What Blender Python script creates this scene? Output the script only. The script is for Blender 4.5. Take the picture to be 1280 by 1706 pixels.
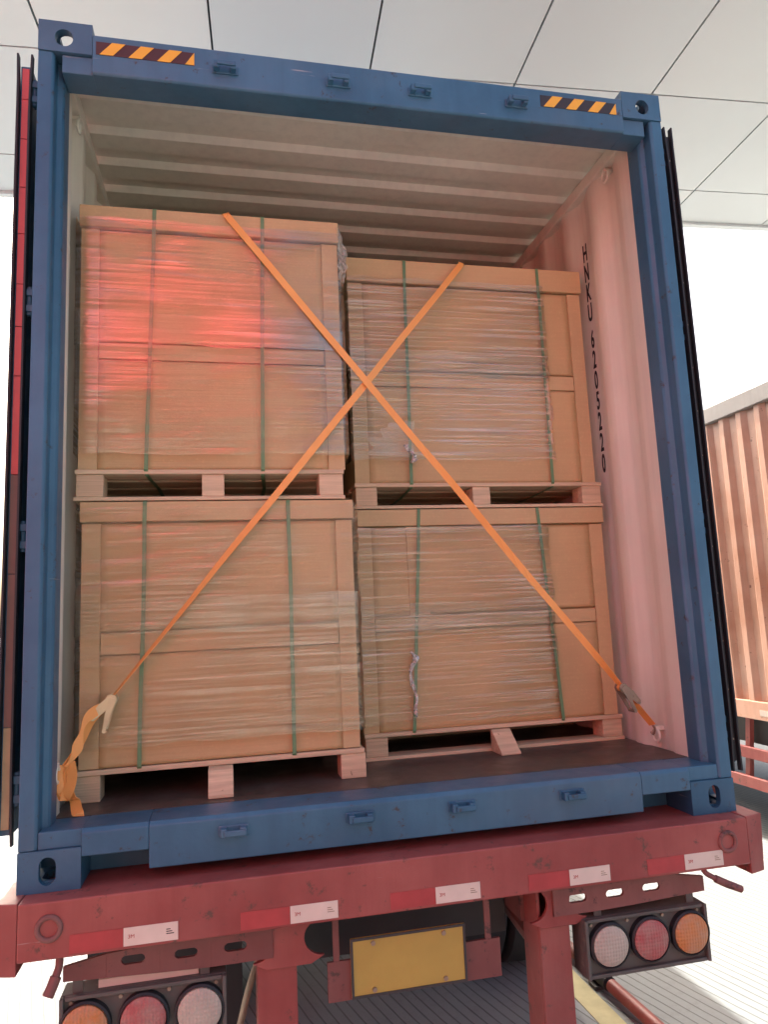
import bpy, bmesh, math, random
from mathutils import Vector, Matrix, noise as mnoise
R = math.radians
random.seed(7)
for o in list(bpy.data.objects): bpy.data.objects.remove(o)
scene = bpy.context.scene
col = scene.collection

# ------------------------------------------------------------------ camera, sky, sun, exposure
CAM = Vector((-0.6072, -2.4528, 2.1158))
yaw, pitch, roll = 0.22082, 0.14293, -0.04551
fwd = Vector((math.sin(yaw)*math.cos(pitch), math.cos(yaw)*math.cos(pitch), math.sin(pitch)))
s0 = fwd.cross(Vector((0, 0, 1))).normalized(); u0 = s0.cross(fwd)
sr = math.cos(roll)*s0 + math.sin(roll)*u0
ur = -math.sin(roll)*s0 + math.cos(roll)*u0
cd = bpy.data.cameras.new('camera'); cam = bpy.data.objects.new('camera', cd); col.objects.link(cam)
cam.matrix_world = Matrix(((sr.x, ur.x, -fwd.x, CAM.x), (sr.y, ur.y, -fwd.y, CAM.y), (sr.z, ur.z, -fwd.z, CAM.z), (0, 0, 0, 1)))
cd.sensor_fit = 'VERTICAL'; cd.sensor_height = 24.0; cd.lens = 1205.0/1706.0*24.0
cd.clip_start = 0.05; cd.clip_end = 2000
scene.camera = cam

SUN_EL, SUN_AZ = R(45), R(-10)          # azimuth measured from +Y towards +X
sdir = Vector((math.sin(SUN_AZ)*math.cos(SUN_EL), math.cos(SUN_AZ)*math.cos(SUN_EL), math.sin(SUN_EL)))
w = bpy.data.worlds.new('World'); scene.world = w; w.use_nodes = True
nt = w.node_tree; nt.nodes.clear()
sky = nt.nodes.new('ShaderNodeTexSky'); sky.sky_type = 'NISHITA'; sky.sun_disc = False
sky.sun_elevation = SUN_EL; sky.sun_rotation = SUN_AZ; sky.dust_density = 9.0; sky.air_density = 1.0; sky.ozone_density = 0.6
bg = nt.nodes.new('ShaderNodeBackground'); bg.inputs['Strength'].default_value = 0.15
ow = nt.nodes.new('ShaderNodeOutputWorld')
nt.links.new(sky.outputs[0], bg.inputs[0]); nt.links.new(bg.outputs[0], ow.inputs[0])
ld = bpy.data.lights.new('sun', 'SUN'); ld.energy = 2.9; ld.angle = R(0.55); ld.color = (1, 0.95, 0.88)
sun = bpy.data.objects.new('sun', ld); col.objects.link(sun)
sun.rotation_euler = sdir.to_track_quat('Z', 'Y').to_euler(); sun.location = (0, 0, 30)
scene.view_settings.view_transform = 'Standard'; scene.view_settings.look = 'None'
scene.view_settings.gamma = 1; scene.view_settings.use_curve_mapping = False
scene.view_settings.exposure = 1.66
scene.cycles.max_bounces = 6; scene.cycles.diffuse_bounces = 4; scene.cycles.glossy_bounces = 2; scene.cycles.transparent_max_bounces = 8
scene.render.resolution_x = 769; scene.render.resolution_y = 1024

# ------------------------------------------------------------------ materials
MATS = {}
def newmat(name):
    m = bpy.data.materials.new(name); m.use_nodes = True; MATS[name] = m
    t = m.node_tree; b = t.nodes['Principled BSDF']
    return m, t, b
def N(t, kind, **kw):
    n = t.nodes.new('ShaderNode'+kind)
    for k, v in kw.items():
        if k.startswith('i_'):
            n.inputs[k[2:].replace('_', ' ')].default_value = v
        else: setattr(n, k, v)
    return n
def pos_map(t, scale, rot=(0, 0, 0), per_object=True):
    g = N(t, 'NewGeometry'); mp = N(t, 'Mapping'); mp.inputs['Scale'].default_value = scale; mp.inputs['Rotation'].default_value = rot
    t.links.new(g.outputs['Position'], mp.inputs['Vector'])
    if per_object:
        oi = N(t, 'ObjectInfo'); mu = N(t, 'Math', operation='MULTIPLY'); mu.inputs[1].default_value = 37.0
        cb = N(t, 'CombineXYZ'); t.links.new(oi.outputs['Random'], mu.inputs[0])
        for k in range(3): t.links.new(mu.outputs[0], cb.inputs[k])
        t.links.new(cb.outputs[0], mp.inputs['Location'])
    return mp.outputs[0]
def noise(t, vec, scale, detail=5, rough=0.55):
    n = N(t, 'TexNoise'); n.inputs['Scale'].default_value = scale; n.inputs['Detail'].default_value = detail; n.inputs['Roughness'].default_value = rough
    t.links.new(vec, n.inputs['Vector']); return n.outputs['Fac']
def ramp(t, fac, stops):
    r = N(t, 'ValToRGB'); e = r.color_ramp.elements
    while len(e) < len(stops): e.new(0.5)
    for k, (p, c) in enumerate(stops):
        e[k].position = p; e[k].color = (c if len(c) == 4 else (*c, 1)) if hasattr(c, '__len__') else (c, c, c, 1)
    t.links.new(fac, r.inputs[0]); return r.outputs[0]
def mixc(t, fac, a, b):
    m = N(t, 'Mix', data_type='RGBA')
    if isinstance(fac, float): m.inputs[0].default_value = fac
    else: t.links.new(fac, m.inputs[0])
    for k, v in ((6, a), (7, b)):
        if hasattr(v, 'type') and not isinstance(v, tuple): t.links.new(v, m.inputs[k])
        else: m.inputs[k].default_value = (*v, 1)
    return m.outputs[2]
def bump(t, b, h, strength=0.3, dist=0.01):
    n = N(t, 'Bump'); n.inputs['Strength'].default_value = strength; n.inputs['Distance'].default_value = dist
    t.links.new(h, n.inputs['Height']); t.links.new(n.outputs[0], b.inputs['Normal'])
def sc(c, k): return tuple(min(1, x*k) for x in c)

def paint(name, c, rough=0.45, var=0.18, rust=0.0, rustc=(0.12, 0.05, 0.025), streak=True, faded=None):
    m, t, b = newmat(name)
    v = pos_map(t, (1, 1, 1))
    n1 = noise(t, v, 2.3, 6); base = mixc(t, ramp(t, n1, [(0.3, 0.0), (0.7, 1.0)]), sc(c, 1-var), faded or sc(c, 1+var))
    if streak:
        v2 = pos_map(t, (14, 14, 0.8)); n2 = noise(t, v2, 1.6, 4)
        base = mixc(t, ramp(t, n2, [(0.45, 0.0), (0.85, 0.35)]), base, sc(c, 0.62))
    if rust > 0:
        n3 = noise(t, v, 17, 8, 0.7); k = ramp(t, n3, [(0.66-rust, 0.0), (0.70-rust*0.6, 1.0)])
        base = mixc(t, k, base, rustc)
    if rust > 0:
        n4 = noise(t, v, 42, 6, 0.75); base = mixc(t, ramp(t, n4, [(0.70, 0.0), (0.725, 0.75)]), base, rustc)
        v3 = pos_map(t, (3, 3, 90), (0, R(8), 0)); n5 = noise(t, v3, 1.3, 3); n6 = noise(t, v, 5.5, 3)
        mm = N(t, 'Math', operation='MULTIPLY'); t.links.new(ramp(t, n5, [(0.70, 0.0), (0.73, 0.6)]), mm.inputs[0]); t.links.new(ramp(t, n6, [(0.55, 0.0), (0.62, 1.0)]), mm.inputs[1])
        base = mixc(t, mm.outputs[0], base, (0.42, 0.40, 0.38))
        nd_ = noise(t, v, 1.1, 5); base = mixc(t, ramp(t, nd_, [(0.5, 0.0), (0.8, 0.30)]), base, (0.22, 0.19, 0.16))
    t.links.new(base, b.inputs['Base Color'])
    r = noise(t, v, 9, 4); t.links.new(ramp(t, r, [(0.2, rough-0.1), (0.8, rough+0.15)]), b.inputs['Roughness'])
    nb_ = noise(t, v, 60, 3); nl_ = noise(t, v, 4.0, 3)
    ad_ = N(t, 'Math', operation='MULTIPLY_ADD'); ad_.inputs[1].default_value = 5.0; t.links.new(nl_, ad_.inputs[0]); t.links.new(nb_, ad_.inputs[2])
    bump(t, b, ad_.outputs[0], 0.14, 0.004)
    return m
def plain(name, c, rough=0.5, metal=0.0, var=0.15, scale=20):
    m, t, b = newmat(name); v = pos_map(t, (1, 1, 1)); n = noise(t, v, scale, 4)
    t.links.new(mixc(t, n, sc(c, 1-var), sc(c, 1+var)), b.inputs['Base Color'])
    b.inputs['Roughness'].default_value = rough; b.inputs['Metallic'].default_value = metal
    bump(t, b, n, 0.08, 0.003)
    return m
paint('blue_paint', (0.026, 0.106, 0.190), 0.40, 0.18, 0.045, (0.04, 0.035, 0.04), faded=(0.048, 0.146, 0.235))
paint('red_paint', (0.28, 0.046, 0.040), 0.5, 0.2, 0.07, (0.12, 0.05, 0.038), faded=(0.36, 0.10, 0.082))
paint('maroon_paint', (0.19, 0.055, 0.048), 0.6, 0.2, 0.07, (0.07, 0.035, 0.03), faded=(0.24, 0.095, 0.08))
paint('inner_grey', (0.77, 0.73, 0.61), 0.5, 0.07, 0.0)
paint('orange_paint', (0.68, 0.34, 0.22), 0.33, 0.15, 0.02, (0.22, 0.07, 0.045), faded=(0.74, 0.44, 0.32))
paint('orange_rail', (0.30, 0.275, 0.26), 0.5, 0.12)
paint('lamp_box_grey', (0.10, 0.092, 0.08), 0.6, 0.25, 0.05, (0.16, 0.14, 0.11))
plain('black_rubber', (0.018, 0.018, 0.02), 0.6)
plain('dark_steel', (0.045, 0.042, 0.04), 0.55)
plain('zinc', (0.62, 0.55, 0.36), 0.35, 0.75)
plain('zinc_dull', (0.35, 0.27, 0.2), 0.5, 0.6)
plain('white_sticker', (0.66, 0.55, 0.46), 0.45, 0, 0.14, 16)
plain('red_sticker', (0.37, 0.045, 0.045), 0.4, 0, 0.3, 14)
plain('ink_black', (0.012, 0.010, 0.012), 0.6)
plain('ink_red', (0.4, 0.03, 0.03), 0.6)
plain('hazard_yellow', (0.80, 0.40, 0.03), 0.45, 0, 0.1)
plain('hazard_dark', (0.03, 0.022, 0.022), 0.5)
plain('hazard_maroon', (0.06, 0.014, 0.012), 0.5)
plain('plate_yellow', (0.44, 0.32, 0.07), 0.45, 0, 0.14, 9)
plain('door_strip_red', (0.60, 0.085, 0.08), 0.4, 0, 0.2, 8)
plain('door_strip_brown', (0.16, 0.09, 0.07), 0.5, 0, 0.3, 8)
plain('door_strip_ochre', (0.36, 0.28, 0.15), 0.5, 0, 0.35, 14)
plain('green_band', (0.12, 0.22, 0.10), 0.4, 0, 0.2)
plain('tyre', (0.022, 0.022, 0.022), 0.85)
plain('rim_steel', (0.3, 0.29, 0.28), 0.45, 0.5)
plain('joint_dark', (0.05, 0.055, 0.06), 0.8)
plain('rope_white', (0.75, 0.72, 0.66), 0.5)

def lens(name, c):
    m, t, b = newmat(name); v = pos_map(t, (1, 1, 1), per_object=False)
    wv = N(t, 'TexWave', wave_type='BANDS', bands_direction='X'); wv.inputs['Scale'].default_value = 30; wv.inputs['Distortion'].default_value = 1.2
    t.links.new(v, wv.inputs['Vector'])
    w2 = N(t, 'TexWave', wave_type='BANDS', bands_direction='Z'); w2.inputs['Scale'].default_value = 26
    t.links.new(v, w2.inputs['Vector'])
    ad = N(t, 'Math', operation='ADD'); t.links.new(wv.outputs['Fac'], ad.inputs[0]); t.links.new(w2.outputs['Fac'], ad.inputs[1])
    n = noise(t, v, 12, 4); nd = noise(t, v, 22, 5)
    cc = mixc(t, n, sc(c, 0.8), sc(c, 1.1)); cc = mixc(t, ramp(t, nd, [(0.35, 0.12), (0.75, 0.6)]), cc, (0.36, 0.30, 0.24))
    t.links.new(cc, b.inputs['Base Color'])
    b.inputs['Roughness'].default_value = 0.42; bump(t, b, ad.outputs[0], 0.35, 0.003)
    return m
lens('lens_orange', (0.58, 0.19, 0.03)); lens('lens_red', (0.40, 0.06, 0.065)); lens('lens_white', (0.50, 0.44, 0.36))

def webbing():
    m, t, b = newmat('orange_webbing'); v = pos_map(t, (1, 1, 1), per_object=False)
    n = noise(t, v, 300, 2); n2 = noise(t, v, 6, 3)
    t.links.new(mixc(t, n2, (0.82, 0.31, 0.07), (0.88, 0.43, 0.13)), b.inputs['Base Color'])
    b.inputs['Roughness'].default_value = 0.6; bump(t, b, n, 0.3, 0.002)
webbing()

def cardboard(name, c):
    m, t, b = newmat(name)
    v = pos_map(t, (1, 1, 1)); n1 = noise(t, v, 3, 5)
    v2 = pos_map(t, (2, 2, 60)); n2 = noise(t, v2, 2.0, 3)
    n3 = noise(t, v, 90, 3)
    base = mixc(t, n1, sc(c, 0.82), sc(c, 1.16))
    base = mixc(t, ramp(t, n2, [(0.35, 0.0), (0.8, 0.3)]), base, sc(c, 0.8))
    base = mixc(t, ramp(t, n3, [(0.55, 0.0), (0.8, 0.35)]), base, sc(c, 1.3))
    t.links.new(base, b.inputs['Base Color']); b.inputs['Roughness'].default_value = 0.75
    bump(t, b, n2, 0.15, 0.004)
cardboard('cardboard', (0.55, 0.365, 0.180)); cardboard('cardboard_edge', (0.565, 0.385, 0.20)); cardboard('cardboard_lid', (0.565, 0.38, 0.195))

def wood(name, c, sx=(2.5, 30, 45)):
    m, t, b = newmat(name)
    v = pos_map(t, sx); n1 = noise(t, v, 1.4, 6, 0.6)
    v2 = pos_map(t, (1, 1, 1)); n2 = noise(t, v2, 5, 4); n3 = noise(t, v2, 26, 3)
    base = mixc(t, ramp(t, n1, [(0.3, 0.0), (0.7, 1.0)]), sc(c, 0.70), sc(c, 1.12))
    base = mixc(t, ramp(t, n2, [(0.35, 0.0), (0.8, 0.4)]), base, sc(c, 0.72))
    base = mixc(t, ramp(t, n3, [(0.70, 0.0), (0.76, 0.7)]), base, (0.14, 0.07, 0.035))
    t.links.new(base, b.inputs['Base Color']); b.inputs['Roughness'].default_value = 0.72
    bump(t, b, n1, 0.3, 0.004)
wood('pallet_wood', (0.68, 0.49, 0.31)); wood('plywood_block', (0.64, 0.45, 0.28), (2, 2, 150))

def floor_mat():
    m, t, b = newmat('floor_ply')
    v = pos_map(t, (18, 1.2, 1)); n = noise(t, v, 1.5, 5); v2 = pos_map(t, (1, 1, 1)); n2 = noise(t, v2, 6, 5)
    base = mixc(t, n, (0.055, 0.036, 0.03), (0.105, 0.07, 0.055))
    base = mixc(t, ramp(t, n2, [(0.5, 0.0), (0.75, 0.5)]), base, (0.14, 0.105, 0.085))
    t.links.new(base, b.inputs['Base Color']); t.links.new(ramp(t, n2, [(0.3, 0.28), (0.7, 0.6)]), b.inputs['Roughness'])
    bump(t, b, n, 0.2, 0.004)
floor_mat()

def film_mat(name, tilt, milk_shine=1.0, gloss=1.0, base_milk=0.03, bmp=0.4, amin=0.12):
    m = bpy.data.materials.new(name); m.use_nodes = True; MATS[name] = m
    t = m.node_tree; t.nodes.clear(); out = N(t, 'OutputMaterial')
    v = pos_map(t, (1.6, 1.6, 110), (0, R(tilt), 0)); n = noise(t, v, 1.1, 6, 0.6)
    vb = pos_map(t, (2.4, 2.4, 3.2)); nb = noise(t, vb, 1.0, 3)
    st = ramp(t, n, [(0.50, 0.0), (0.70, 1.0)]); area = ramp(t, nb, [(0.36, amin), (0.66, 1.0)])
    mu = N(t, 'Math', operation='MULTIPLY'); t.links.new(st, mu.inputs[0]); t.links.new(area, mu.inputs[1])
    bp = N(t, 'Bump'); bp.inputs['Strength'].default_value = bmp; bp.inputs['Distance'].default_value = 0.004
    t.links.new(n, bp.inputs['Height'])
    tr = N(t, 'BsdfTransparent'); tr.inputs[0].default_value = (0.97, 0.97, 0.96, 1)
    df = N(t, 'BsdfDiffuse'); df.inputs[0].default_value = (0.90, 0.74, 0.54, 1); t.links.new(bp.outputs[0], df.inputs['Normal'])
    gl = N(t, 'BsdfGlossy'); gl.inputs['Roughness'].default_value = 0.075; gl.inputs[0].default_value = (1.0, 0.93, 0.84, 1); t.links.new(bp.outputs[0], gl.inputs['Normal'])
    m1 = N(t, 'MixShader'); k = N(t, 'Math', operation='MULTIPLY_ADD'); k.inputs[1].default_value = 0.40*milk_shine; k.inputs[2].default_value = base_milk  # streaks: film milkiness plus wrinkle highlights put into the diffuse colour
    t.links.new(mu.outputs[0], k.inputs[0]); t.links.new(k.outputs[0], m1.inputs[0])
    t.links.new(tr.outputs[0], m1.inputs[1]); t.links.new(df.outputs[0], m1.inputs[2])
    m2 = N(t, 'MixShader'); lw = N(t, 'LayerWeight'); lw.inputs['Blend'].default_value = 0.32; t.links.new(bp.outputs[0], lw.inputs['Normal'])
    k2 = N(t, 'Math', operation='MULTIPLY_ADD', use_clamp=True); k2.inputs[1].default_value = gloss; k2.inputs[2].default_value = 0.02*gloss
    ga = N(t, 'Math', operation='MULTIPLY'); t.links.new(lw.outputs['Fresnel'], ga.inputs[0])
    t.links.new(ramp(t, nb, [(0.40, 0.15), (0.60, 1.8)]), ga.inputs[1]); gb = N(t, 'Math', operation='MULTIPLY'); t.links.new(ga.outputs[0], gb.inputs[0]); t.links.new(ramp(t, n, [(0.38, 0.30), (0.64, 1.9)]), gb.inputs[1]); t.links.new(gb.outputs[0], k2.inputs[0]); t.links.new(k2.outputs[0], m2.inputs[0])
    t.links.new(m1.outputs[0], m2.inputs[1]); t.links.new(gl.outputs[0], m2.inputs[2])
    t.links.new(m2.outputs[0], out.inputs[0])
film_mat('film_fan', 30.0, 0.9, 1.0, 0.12); film_mat('film_red', 1.0, 0.40, 1.25, 0.012, 0.12); film_mat('film_a', 3.0, 0.40, 1.15, 0.012); film_mat('film_b', -1.5, 1.75, 0.75, 0.015, 0.5, 0.45)

def ground_mat():
    m, t, b = newmat('concrete_ground')
    v = pos_map(t, (1, 1, 1), (0, 0, R(-14)), per_object=False)
    n1 = noise(t, v, 0.8, 8, 0.62); n2 = noise(t, v, 14, 6, 0.65)
    base = mixc(t, n1, (0.235, 0.26, 0.258), (0.325, 0.35, 0.346))
    base = mixc(t, ramp(t, n2, [(0.52, 0.0), (0.8, 0.45)]), base, (0.17, 0.18, 0.175))
    nd = noise(t, v, 3, 3)
    wv = N(t, 'TexWave', wave_type='BANDS', bands_direction='X'); wv.inputs['Scale'].default_value = 5.2; wv.inputs['Distortion'].default_value = 0.5
    wv.inputs['Detail Scale'].default_value = 0.6
    t.links.new(v, wv.inputs['Vector'])
    gr = ramp(t, wv.outputs['Fac'], [(0.0, 0.75), (0.04, 0.45), (0.085, 0.0)])
    base = mixc(t, gr, base, (0.115, 0.12, 0.118))
    t.links.new(base, b.inputs['Base Color']); b.inputs['Roughness'].default_value = 0.8
    inv = N(t, 'Math', operation='MULTIPLY_ADD'); inv.inputs[1].default_value = -1.0; t.links.new(gr, inv.inputs[0]); t.links.new(n2, inv.inputs[2])
    bump(t, b, inv.outputs[0], 0.5, 0.01)
ground_mat()
plain('yellow_line', (0.50, 0.45, 0.24), 0.75, 0, 0.35, 9)
def soffit():
    m, t, b = newmat('soffit_panel')
    v = pos_map(t, (1, 1, 1)); n = noise(t, v, 0.9, 3)
    oi = N(t, 'ObjectInfo')
    c = mixc(t, oi.outputs['Random'], (0.53, 0.575, 0.58), (0.60, 0.625, 0.61))
    c = mixc(t, ramp(t, n, [(0.4, 0.0), (0.8, 0.25)]), c, (0.46, 0.48, 0.47))
    t.links.new(c, b.inputs['Base Color']); b.inputs['Roughness'].default_value = 0.35
    bump(t, b, noise(t, v, 2.0, 2), 0.05, 0.02)
soffit()
paint('facade_red', (0.78, 0.07, 0.085), 0.5, 0.08, 0, streak=False); paint('facade_grey', (0.35, 0.34, 0.32), 0.6, 0.12)
plain('chalk_line', (0.6, 0.58, 0.54), 0.6)

# ------------------------------------------------------------------ mesh helpers
class MB:
    def __init__(s): s.v = []; s.f = []; s.mi = []
    def face(s, idx, mi=0): s.f.append(tuple(idx)); s.mi.append(mi)
    def box(s, x0, x1, y0, y1, z0, z1, mi=0):
        a = len(s.v); s.v += [(x, y, z) for z in (z0, z1) for y in (y0, y1) for x in (x0, x1)]
        for q in ((0, 2, 3, 1), (4, 5, 7, 6), (0, 1, 5, 4), (2, 6, 7, 3), (0, 4, 6, 2), (1, 3, 7, 5)): s.face([a+i for i in q], mi)
        return s
    def prism(s, poly, axis, a0, a1, mi=0):
        """poly in the two other axes (in xyz order), extruded along axis"""
        n = len(poly); a = len(s.v)
        for c in (a0, a1):
            for (p, q) in poly:
                s.v.append({'x': (c, p, q), 'y': (p, c, q), 'z': (p, q, c)}[axis])
        s.face([a+i for i in range(n)][::-1], mi); s.face([a+n+i for i in range(n)], mi)
        for i in range(n): j = (i+1) % n; s.face([a+i, a+j, a+n+j, a+n+i], mi)
        return s
    def tube(s, pts, r, n=10, mi=0, cap=True):
        pts = [Vector(p) for p in pts]; rs = r if hasattr(r, '__len__') else [r]*len(pts); a = len(s.v)
        up = None
        for i, p in enumerate(pts):
            d = (pts[min(i+1, len(pts)-1)]-pts[max(i-1, 0)]).normalized()
            if up is None: up = d.orthogonal().normalized()
            up = (up-d*up.dot(d)).normalized(); sd = d.cross(up)
            for k in range(n):
                t = 2*math.pi*k/n; s.v.append(tuple(p+(up*math.cos(t)+sd*math.sin(t))*rs[i]))
        for i in range(len(pts)-1):
            for k in range(n): k2 = (k+1) % n; s.face([a+i*n+k, a+i*n+k2, a+(i+1)*n+k2, a+(i+1)*n+k], mi)
        if cap:
            s.face([a+k for k in range(n)][::-1], mi); b = a+(len(pts)-1)*n; s.face([b+k for k in range(n)], mi)
        return s
    def ribbon(s, pts, dirs, width, th=0.0022, mi=0):
        """flat webbing along pts; dirs = width direction at each point"""
        pts = [Vector(p) for p in pts]; a = len(s.v); n = len(pts)
        for i, p in enumerate(pts):
            d = (pts[min(i+1, n-1)]-pts[max(i-1, 0)]).normalized(); wd = Vector(dirs[i]); wd = (wd-d*wd.dot(d)).normalized(); nn = d.cross(wd)
            wv = width[i] if hasattr(width, '__len__') else width
            for (q, e) in ((-1, -1), (1, -1), (1, 1), (-1, 1)): s.v.append(tuple(p+wd*q*wv/2+nn*e*th/2))
        for i in range(n-1):
            for k in range(4): k2 = (k+1) % 4; s.face([a+i*4+k, a+i*4+k2, a+(i+1)*4+k2, a+(i+1)*4+k], mi)
        s.face([a, a+3, a+2, a+1], mi); b = a+(n-1)*4; s.face([b, b+1, b+2, b+3], mi)
        return s
    def holed(s, outer, hole_c, hw, hh, fn, th0, th1, mi=0, n=28):
        """convex outer polygon (2d) with a stadium hole; fn(u,v,d) -> xyz; thickness th0..th1"""
        cx, cy = hole_c
        angs = sorted(set([round(2*math.pi*k/n, 5) for k in range(n)] + [round(math.atan2(q-cy, p-cx) % (2*math.pi), 5) for p, q in outer]))
        def on_outer(t):
            dx, dy = math.cos(t), math.sin(t); best = 1e9
            for i in range(len(outer)):
                (x1, y1), (x2, y2) = outer[i], outer[(i+1) % len(outer)]
                den = dx*(y2-y1)-dy*(x2-x1)
                if abs(den) < 1e-12: continue
                k = ((x1-cx)*(y2-y1)-(y1-cy)*(x2-x1))/den; m = ((x1-cx)*dy-(y1-cy)*dx)/den
                if k > 0 and -1e-6 <= m <= 1+1e-6: best = min(best, k)
            return (cx+dx*best, cy+dy*best)
        def on_hole(t):
            dx, dy = math.cos(t), math.sin(t); r = min(hw, hh); L = abs(hw-hh); hor = hw > hh
            lo, hi = 0, hw+hh
            for _ in range(40):
                k = (lo+hi)/2; x, y = abs(dx*k), abs(dy*k)
                if hor: x = max(0, x-L)
                else: y = max(0, y-L)
                if math.hypot(x, y) < r: lo = k
                else: hi = k
            return (cx+dx*lo, cy+dy*lo)
        m = len(angs); a = len(s.v)
        for th in (th0, th1):
            for t in angs: s.v.append(fn(*on_outer(t), th))
            for t in angs: s.v.append(fn(*on_hole(t), th))
        for i in range(m):
            j = (i+1) % m
            s.face([a+i, a+j, a+m+j, a+m+i], mi); s.face([a+2*m+i, a+3*m+i, a+3*m+j, a+2*m+j], mi)
            s.face([a+i, a+2*m+i, a+2*m+j, a+j], mi); s.face([a+m+i, a+m+j, a+3*m+j, a+3*m+i], mi)
        return s
    def torus(s, c, axis, R0, r, n=28, k=10, mi=0, arc=2*math.pi, a_off=0.0):
        pts = []
        closed = arc > 6.2
        for i in range(n+1):
            t = a_off+arc*i/n; u, v = R0*math.cos(t), R0*math.sin(t)
            pts.append(Vector(c)+{'x': Vector((0, u, v)), 'y': Vector((u, 0, v)), 'z': Vector((u, v, 0))}[axis])
        return s.tube(pts, r, k, mi)

WL = {}
def link(o, parent=None, loc=(0, 0, 0)):
    col.objects.link(o); WL[o.name] = Vector(loc); o.location = loc
    if parent is not None:
        o.parent = parent; o.matrix_parent_inverse = Matrix.Translation(-WL[parent.name])
        # parent chain holds only translations at this stage
    return o
def build(mb, name, mats, parent=None, smooth=False, bevel=0.0, seg=2):
    me = bpy.data.meshes.new(name)
    c = Vector((sum(v[0] for v in mb.v)/len(mb.v), sum(v[1] for v in mb.v)/len(mb.v), min(v[2] for v in mb.v)))
    me.from_pydata([tuple(Vector(v)-c) for v in mb.v], [], mb.f)
    for m in ([mats] if isinstance(mats, str) else mats): me.materials.append(MATS[m])
    for p, k in zip(me.polygons, mb.mi): p.material_index = k
    bm = bmesh.new(); bm.from_mesh(me); bmesh.ops.recalc_face_normals(bm, faces=bm.faces); bm.to_mesh(me); bm.free()
    if smooth:
        for p in me.polygons: p.use_smooth = True
        try: me.set_sharp_from_angle(angle=R(40))
        except Exception: pass
    o = bpy.data.objects.new(name, me); link(o, parent, c)
    if bevel > 0:
        b = o.modifiers.new('bevel', 'BEVEL'); b.width = bevel; b.segments = seg; b.limit_method = 'ANGLE'; b.angle_limit = R(35)
    return o
def empty(name, loc, label=None, cat=None, group=None):
    o = bpy.data.objects.new(name, None); o.empty_display_size = 0.1; link(o, None, loc)
    if label: tag(o, label, cat, group)
    return o
def tag(o, label, cat, group=None):
    o['label'] = label; o['category'] = cat
    if group: o['group'] = group
    return o
def struct(o): o['kind'] = 'structure'; return o
def B(*a): return MB().box(*a)
def text_mesh(txt, name, size, mat, fn, parent, depth=0.0008, bold=0.0):
    cu = bpy.data.curves.new(name, 'FONT'); cu.body = txt; cu.size = size; cu.extrude = depth; cu.offset = bold; cu.align_x = 'CENTER'; cu.align_y = 'CENTER'
    tmp = bpy.data.objects.new('tmp', cu); col.objects.link(tmp)
    dg = bpy.context.evaluated_depsgraph_get(); me = bpy.data.meshes.new_from_object(tmp.evaluated_get(dg))
    bpy.data.objects.remove(tmp); bpy.data.curves.remove(cu)
    me.name = name
    pts = [Vector(fn(v.co.x, v.co.y, v.co.z)) for v in me.vertices]
    c = sum(pts, Vector())/len(pts)
    for v, p in zip(me.vertices, pts): v.co = p-c
    me.materials.clear(); me.materials.append(MATS[mat])
    return link(bpy.data.objects.new(name, me), parent, c)

# ------------------------------------------------------------------ ground
g = MB(); g.v = [(-400, -400, 0), (400, -400, 0), (400, 400, 0), (-400, 400, 0)]; g.face([0, 1, 2, 3])
struct(build(g, 'ground', 'concrete_ground'))
struct(build(B(1.24, 1.37, -3.0, 2.05, 0.001, 0.004), 'painted_line', 'yellow_line'))

# ------------------------------------------------------------------ loading canopy (soffit of metal panels), turned 3.4 degrees
CZ = CAM.z+4.24; ca, sa = math.cos(R(3.4)), math.sin(R(3.4))
def cpy(xp, yp): return (CAM.x+xp*ca+yp*sa, CAM.y-xp*sa+yp*ca)
canopy = empty('loading_canopy', (0, 0, CZ), 'white flat canopy roof of large square soffit panels above the container', 'canopy')
def cprism(x0, x1, y0, y1, z0, z1):
    return MB().prism([cpy(x0, y0), cpy(x1, y0), cpy(x1, y1), cpy(x0, y1)], 'z', z0, z1)
xs = [-0.33+1.2*k for k in range(-4, 9)]; ys = [2.52, 3.80, 5.08, 6.37, 6.95]
build(cprism(xs[0], xs[-1], 2.46, 6.93, CZ+0.03, CZ+0.45), 'roof_slab', 'joint_dark', canopy)
shared = {}
for j in range(4):
    for i in range(len(xs)-1):
        build(cprism(xs[i]+0.008, xs[i+1]-0.008, ys[j]+0.008, ys[j+1]-0.008, CZ, CZ+0.028), 'soffit_panel', 'soffit_panel', canopy)
build(cprism(xs[0], xs[-1], 6.952, 7.02, CZ-0.03, CZ+0.5), 'edge_fascia', 'soffit_panel', canopy)
for xp in (xs[0]+0.4, xs[-1]-0.4):
    x, y = cpy(xp, 4.4)
    build(MB().tube([(x, y, 0), (x, y, CZ)], 0.2, 20), 'column', 'facade_grey', canopy, True)

# ------------------------------------------------------------------ the blue container
Z0, W2, L = 1.35, 1.219, 12.19
ZT = Z0+2.896
FL = 1.52
cont = empty('shipping_container', (0, 0, Z0), 'blue steel shipping container with open doors, loaded with cartons, on red trailer', 'container')

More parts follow.
